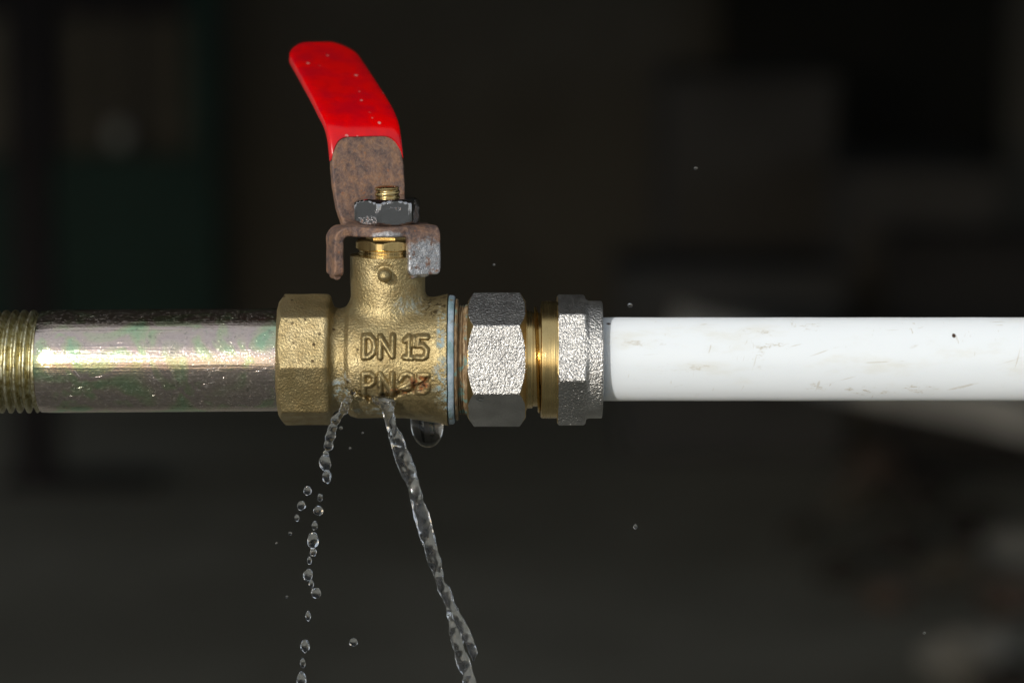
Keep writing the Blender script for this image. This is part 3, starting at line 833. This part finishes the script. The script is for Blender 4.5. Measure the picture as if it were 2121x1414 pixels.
# end ring with verdigris, seal line and the packed thread
def wavy(prof, amp, seg=160, seed=0, axis_z=AZ):
    V, Fc = revolve(prof, seg, axis_z)
    V = [(x + 0.6*amp*math.sin(0.02*y+seed), y*(1+amp*0.004*math.sin(5*math.atan2(z-axis_z, y)+seed)), axis_z+(z-axis_z)*(1+amp*0.004*math.sin(7*math.atan2(z-axis_z, y)+seed))) for x, y, z in V]
    return V, Fc
er = mesh_obj('end_ring', *wavy([(X(929.5), 129), (X(929.6), 132), (X(931), 134), (X(939), 133.5), (X(942), 131), (X(943), 122)], 1.0), MRING, valve, autosmooth=40)
er['label'] = 'pale blue green corroded retaining ring'
mesh_obj('inner_ring', *wavy([(X(943.2), 126), (X(946), 127), (X(949), 124), (X(950), 110)], 1.0, seed=2), MH, valve, autosmooth=40)
mesh_obj('seal_joint', *revolve([(X(927), 128), (X(930), 128)], 96, AZ), mat_plain('black_joint', (0.01,0.01,0.01), (0.02,0.02,0.018), 900, 0.8, 0), valve)

# ------------------------------------------------------------------ steel nipple at the left
AX0 = (X(570), AZ-0.5)
def tilt(V, deg, px=X(570)):
    k = math.tan(R(deg)); return [(x, y, z + (x-px)*k) for x, y, z in V]
nip = thing('steel_nipple', (X(300), 0, AZ-110), 'threaded rainbow chromated steel pipe running in from the left', 'pipe')
prof = [(X(80), 97), (X(84), 103), (X(88), 106)] + [(X(88+490*k/12), 106.8) for k in range(1, 13)] + [(X(600), 106.5)]
mesh_obj('pipe_wall', tilt(revolve(prof, 220, AZ)[0], 0.45), revolve(prof, 220, AZ)[1], MS, nip, autosmooth=40)
def thread_x(x0, x1, r, pitch, depth, seg=180, axis_z=AZ):
    n = int((x1-x0)/1.3); V, Fc = [], []
    for i in range(n+1):
        x = x0+(x1-x0)*i/n
        for j in range(seg):
            a = 2*math.pi*j/seg
            ph = (x/pitch - a/(2*math.pi)) % 1.0
            t = abs(ph-0.5)*2
            rr = r - depth*(1-min(1, max(0, (t-0.18)/0.62)))
            rr += 0.5*math.sin(a*9+i*0.7)*0.5
            if x1-x < 8: rr = min(rr, r-4)
            V.append((x, -rr*math.cos(a), axis_z+rr*math.sin(a)))
    for i in range(n):
        for j in range(seg):
            k = (j+1) % seg; Fc.append([i*seg+j, (i+1)*seg+j, (i+1)*seg+k, i*seg+k])
    Fc.append(list(range(seg))); b = n*seg; Fc.append(list(range(b+seg-1, b-1, -1)))
    return V, Fc
tv, tf = thread_x(X(-120), X(86), 107.0, 18.8, 13.0)
th = mesh_obj('screw_thread', tilt(tv, 0.45), tf, MTH, nip); th['label'] = 'coarse screw thread with brassy tint'

# ------------------------------------------------------------------ nickel plated compression fitting
fit = thing('compression_fitting', (X(1100), 0, AZ-140), 'nickel plated compression fitting with brass middle joining valve and white pipe', 'pipe fitting')
HEX1 = [8 + 60*i for i in range(6)]; HEX2 = [20.5 + 60*i for i in range(6)]
def f_hex1(x, y, z):
    zc = z-AZ; r = np.sqrt(y*y+zc*zc)
    d = smax(facets(y, zc, HEX1, 121.0, 3.0), np.maximum(X(969)-x, x-X(1089)), 2.0)
    e1 = (r-120.5)*0.57 + (X(969)-x)*0.82; e2 = (r-120.5)*0.57 + (x-X(1089))*0.82
    return np.maximum(d, np.maximum(e1, e2)) + 0.5*wob(x, y, z, 0.05, 4.0)
def hexpart(f, lo, hi, name, cut, par):
    V, Q, N = nets(f, lo, hi, 1.5)
    c = V[Q].mean(1); o = mesh_obj(name, V, Q, [MN, MWD], par, normals=N)
    o.data.polygons.foreach_set('material_index', cut(c).astype(np.int32)); return o
def cut1(c):
    r = np.sqrt(c[:,1]**2+(c[:,2]-AZ)**2)
    e = np.maximum((r-120.5)*0.57+(X(969)-c[:,0])*0.82, (r-120.5)*0.57+(c[:,0]-X(1089))*0.82)
    hx = facets(c[:,1], c[:,2]-AZ, HEX1, 121.0)
    return ((e > hx+0.4) & (e > -2.5)) | (c[:,0] < X(971)) | (c[:,0] > X(1087))
h1 = hexpart(f_hex1, (X(962), -150, AZ-150), (X(1096), 150, AZ+150), 'hexagon_body', cut1, fit)
h1['label'] = 'grainy silver hexagon with brass chamfers'
mesh_obj('packed_thread', *wavy([(X(940), 108), (X(950), 112), (X(953), 114), (X(956), 111), (X(958), 114.5), (X(961), 111), (X(964), 115), (X(971), 116)], 2.0, seed=1), MH, fit, autosmooth=60)
mesh_obj('neck', *revolve([(X(1085), 105), (X(1091), 105), (X(1092), 101), (X(1103), 100.5), (X(1104), 97), (X(1122), 97)], 180, AZ), MT, fit, autosmooth=35)
# the thin run-out of the thread: a fin that leans
V, Fc = revolve([(0, 96), (-3, 109), (-1, 111.5), (1.2, 110), (5, 97)], 160, AZ)
V = [(X(1113) + x - (z-AZ)*0.035, y, z) for x, y, z in V]
mesh_obj('thread_fin', V, Fc, MT, fit, autosmooth=35)
mesh_obj('brass_ring', *revolve([(X(1119.5), 100), (X(1119.6), 119), (X(1121.5), 121.5), (X(1151), 121.5), (X(1156), 121.5)], 180, AZ), MT, fit, autosmooth=35)
def f_hex2(x, y, z):
    zc = z-AZ; r = np.sqrt(y*y+zc*zc)
    h = smax(facets(y, zc, HEX2, 121.0, 4.0), x-X(1213), 8.0)
    h = np.maximum(h, (r-131.0)*0.55 + (X(1153)-x)*0.83)
    c = smax(r-121.5, x-X(1247), 4.0)
    d = smin(h, np.maximum(c, X(1190)-x), 9.0)
    d = np.maximum(d, X(1153.5)-x)
    d = np.maximum(d, -np.maximum(r-89.0, X(1225)-x))       # bore the pipe enters
    return d + 0.5*wob(x, y, z, 0.05, 6.0)
cn = hexpart(f_hex2, (X(1147), -150, AZ-150), (X(1253), 150, AZ+150), 'compression_nut', lambda c: c[:,0] < X(1155), fit)
cn['label'] = 'grainy silver hexagon nut with a round collar'

# ------------------------------------------------------------------ white plastic pipe
wp = thing('plastic_pipe', (X(1700), 0, AZ-90), 'white scuffed plastic pipe leaving to the right', 'pipe')
prof = [(X(1215), 86.4)] + [(X(1240+1160*k/24), 86.5+0.15*math.sin(k*1.7)) for k in range(25)]
mesh_obj('pipe_wall', *revolve(prof, 220, AZ+1), MW, wp, autosmooth=40)

# ------------------------------------------------------------------ water
def nz(x, y, z, f, s): return wob(x, y, z, f, s)
def strand(rows):
    P = np.array([(*at(px, py, y), r) for px, py, y, r in rows]); return P[np.argsort(P[:,2])]
JA = strand(((784,818,-98,15),(793,829,-122,20),(802,846,-131,14),(821,900,-138,15.5),(841,965,-142,18),(859,1034,-146,18),(876,1090,-150,17),(896,1147,-154,16),(915,1200,-158,14),(937,1255,-161,14),(956,1300,-164,14.5),(968,1330,-166,13),(976,1352,-168,10),(982,1372,-169,-4)))
JB = strand(((916,1235,-158,-4),(930,1262,-160,7),(942,1295,-163,11),(951,1325,-165,15),(959,1365,-168,18),(966,1410,-170,17),(992,1490,-174,17),(1020,1580,-178,16),(1040,1640,-180,16)))
def along(z, J): zf = np.ravel(z); return [np.interp(zf, J[:,2], J[:,k]).reshape(np.shape(z)) for k in (0, 1, 3)]
def f_jet(x, y, z):
    d = None
    for J, sd in ((JA, 0.0), (JB, 1.9)):
        cx, cy_, rr = along(z, J)
        t = z*0.021 + sd + 0.8*np.sin(z*0.009)
        for k, (amp, rad, ph) in enumerate(((0.28, 0.76, 0.0), (0.42, 0.64, 2.3), (0.60, 0.46, 4.2))):
            pul = 1 + 0.05*np.sin(z*0.052*(1+0.3*k)+ph*2) + 0.06*np.sin(z*0.125+ph*5)
            ax = cx + rr*amp*np.cos(t*(1+0.2*k)+ph); ay = cy_ + rr*amp*np.sin(t*(1+0.2*k)+ph)
            e = np.sqrt((x-ax)**2 + (y-ay)**2) - rr*rad*pul
            d = e if d is None else smin(d, e, 4.0)
    d = d*0.85 + 2.1*nz(x, y, z*0.6, 0.16, 3) + 1.7*nz(x, y, z*0.6, 0.33, 8)
    return np.maximum(d, z-JA[-1,2])
zlo = JB[0,2]+20
V, Q, N = nets(f_jet, (X(756), -215, zlo), (X(1060), -75, JA[-1,2]+6), 2.0)
jet = mesh_obj('water_jet', V, Q, JETW, None, normals=N, origin=JA[-2,:3]); tag(jet, 'thick twisting jet of water slanting down right from the crack', 'water jet')
# thin beaded stream from the left end of the crack
BS = [((730,812),-104,6.0),((722,826),-118,7.5),((716,838),-122,9.0),((712,849),-124,9.5),((703,860),-126,7.0),((695,870),-128,9.5),((689,885),-130,9.5),((686,895),-131,8.0),((684,904),-132,10.5),((681,915),-133,7.0),((680,923),-134,9.5)]
BSP = [(at(p[0], p[1], y), r) for p, y, r in BS]
def f_bead(x, y, z):
    d = None
    for (c, r) in BSP:
        e = np.sqrt((x-c[0])**2 + (y-c[1])**2 + (z-c[2])**2) - r
        d = e if d is None else smin(d, e, 5.5)
    return d + 0.7*nz(x, y, z, 0.22, 2)
V, Q, N = nets(f_bead, (X(660), -160, BSP[-1][0][2]-16), (X(745), -85, BSP[0][0][2]+14), 1.3)
tag(mesh_obj('water_stream', V, Q, WATER, None, normals=N, origin=BSP[0][0]), 'thin beaded trickle of water falling left from the end of the crack', 'water stream')
# falling and flying drops: (column, row, depth, radius, stretch, label)
DROPS = [(674,958,-138,12.5,1.35,'bright drop just below the end of the beaded trickle'), (677,986,-140,9,1.6,'second drop below the beaded trickle'),
 (659,1057,-142,10,0.95,'flattened drop beside the pair of stray drops on the left'), (652,1088,-143,6,1.6,'faint small drop above the long drop of the left chain'),
 (648,1119,-144,11.5,1.5,'long large drop halfway down the left chain'), (649,1143,-145,7,1.2,'small drop clinging under the long large drop'),
 (638,1190,-146,10.5,1.1,'upper of the close pair of drops in the left chain'), (655,1228,-148,10,1.1,'lower of the close pair of drops in the left chain'),
 (641,1160,-145,5,1.7,'thin sliver of water under the long large drop'), (645,1209,-147,5,1.6,'sliver of water between the close pair of drops'), (638,1275,-149,5.5,1.8,'faint long drop below the close pair'), (627,1372,-151,5.5,2.0,'faint long drop just above the bottom edge'), (663,1030,-141,5,1.7,'faint long drop above the flattened drop'), (675,940,-136,6,1.2,'small drop right under the end of the beaded trickle'),
 (632,1337,-150,9,1.5,'drop low in the left chain'), (624,1406,-152,10,1.6,'lowest drop of the left chain at the bottom edge'),
 (637,1016,-138,8,1.15,'upper stray drop left of the chain'), (624,1047,-138,9,1.0,'lower stray drop left of the chain'), (615,1072,-139,5,1.5,'small faint drop under the stray pair'),
 (601,1104,-120,3.6,1,'tiny round drop farthest left of the chain'), (732,1329,-110,8.5,1.0,'lone drop between the left chain and the jet'),
 (706,886,-128,3.6,1.0,'tiny drop right of the beaded trickle'), (725,928,-120,2.8,1.0,'tiny drop between trickle and jet'), (594,1235,-120,2.4,1,'tiny spark of water at the lower left'),
 (1441,349,-60,4.2,0.8,'tiny drop flying at the upper right'), (1305,632,-40,5.0,0.7,'tiny drop flying just above the white pipe'), (1023,548,-60,2.4,1,'speck of water above the silver hexagon'),
 (1316,1090,-90,4.0,1.2,'tiny drop flying below the white pipe'), (1914,1310,-60,3.0,1,'tiny drop near the pale stone at the lower right'), (573,1124,-120,1.8,1,'speck of water farthest left'), (751,896,-120,2.0,1,'speck of water beside the top of the jet')]
for i, (px, py, y, r, st, lb) in enumerate(DROPS):
    c = Vector(at(px, py, y))
    bm = bmesh.new(); bmesh.ops.create_icosphere(bm, subdivisions=4 if r > 5 else 3, radius=r)
    for v in bm.verts:
        n = v.co.normalized()
        k = 1 + 0.20*mnoise.noise(n*1.3+Vector((i*3.7, 0, 0))) + 0.04*mnoise.noise(n*2.9+Vector((0, i*2.3, 0)))
        v.co *= k; v.co.z *= st
    me = bpy.data.meshes.new('water_drop'); 
    for v in bm.verts: v.co *= S
    bm.to_mesh(me); bm.free(); me.materials.append(WATER)
    for p in me.polygons: p.use_smooth = True
    o = bpy.data.objects.new('water_drop', me); COL.objects.link(o); o.location = c*S
    tag(o, lb, 'water drop', 'drops thrown off by the leak')
# large drop hanging under the right end of the body
hc = at(884, 880, -8)
def f_hang(x, y, z):
    t = np.clip((hc[2]+6-z)/53.0, -0.3, 1.02)
    rr = 34.0*np.sqrt(np.clip(1-np.clip(t, 0, 1)**2.4, 0, 1)) * (1+0.12*np.clip(-t, 0, 1))
    cx = hc[0] + 3*np.clip(t, 0, 1)
    q = np.sqrt(((x-cx)/1.0)**2 + ((y-hc[1])/1.0)**2)
    return smax(np.maximum((q-rr)*0.7, z-(hc[2]+36)), -1e3+0*z, 1.0)
V, Q, N = nets(f_hang, (hc[0]-50, hc[1]-50, hc[2]-62), (hc[0]+50, hc[1]+50, hc[2]+42), 1.6)
tag(mesh_obj('hanging_drop', V, Q, WATER, None, normals=N, origin=(hc[0], hc[1], hc[2]+10)), 'large dark drop hanging under the right end of the brass body', 'water drop')
# wet film on the shoulder of the body and a bead on the silver hexagon
def film(name, pts, h, lohi, vox, label, fb=None):
    P = [(at(px, py, y), r) for px, py, y, r in pts]
    def f(x, y, z):
        d = None
        for c, r in P:
            e = np.sqrt((x-c[0])**2 + (z-c[2])**2 + 0.25*(y-c[1])**2) - r
            d = e if d is None else smin(d, e, 8.0)
        th = h*np.clip(-d/7.0, -1, 1)
        b = (fb or f_body)(x, y, z)
        return np.maximum(np.maximum(b - th, -(b+3.0)), np.maximum(d-0.5, y+20))
    V, Q, N = nets(f, lohi[0], lohi[1], vox, 1)
    return tag(mesh_obj(name, V, Q, MFIL, None, normals=N, origin=V.mean(0)), label, 'water')
a, b = at(725, 672, -110), at(790, 580, -70)
film('water_film', [(752,655,-105,13),(765,652,-105,12),(758,640,-95,13),(756,622,-85,10),(754,606,-78,6)], 3.2, ((a[0], -135, a[2]), (b[0], -50, b[2])), 1.5, 'flat clear patch of water on the shoulder of the brass body')
c = at(995, 828, -112)
film('water_bead', [(995,828,-112,8.5)], 6.0, ((c[0]-14, -135, c[2]-14), (c[0]+14, -95, c[2]+14)), 1.0, 'small clear bead of water on the lower silver hexagon face', f_hex1)

a, b = at(715, 866, -105), at(850, 805, -105)
film('water_film', [(732,822,-110,7),(745,830,-110,8),(760,836,-108,9),(776,836,-108,10),(795,838,-108,12),(812,832,-108,8),(768,848,-100,8),(742,842,-104,6)], 2.4, ((a[0], -140, a[2]), (b[0], -60, b[2])), 1.4, 'thin wet sheen spreading below the crack between the two streams')
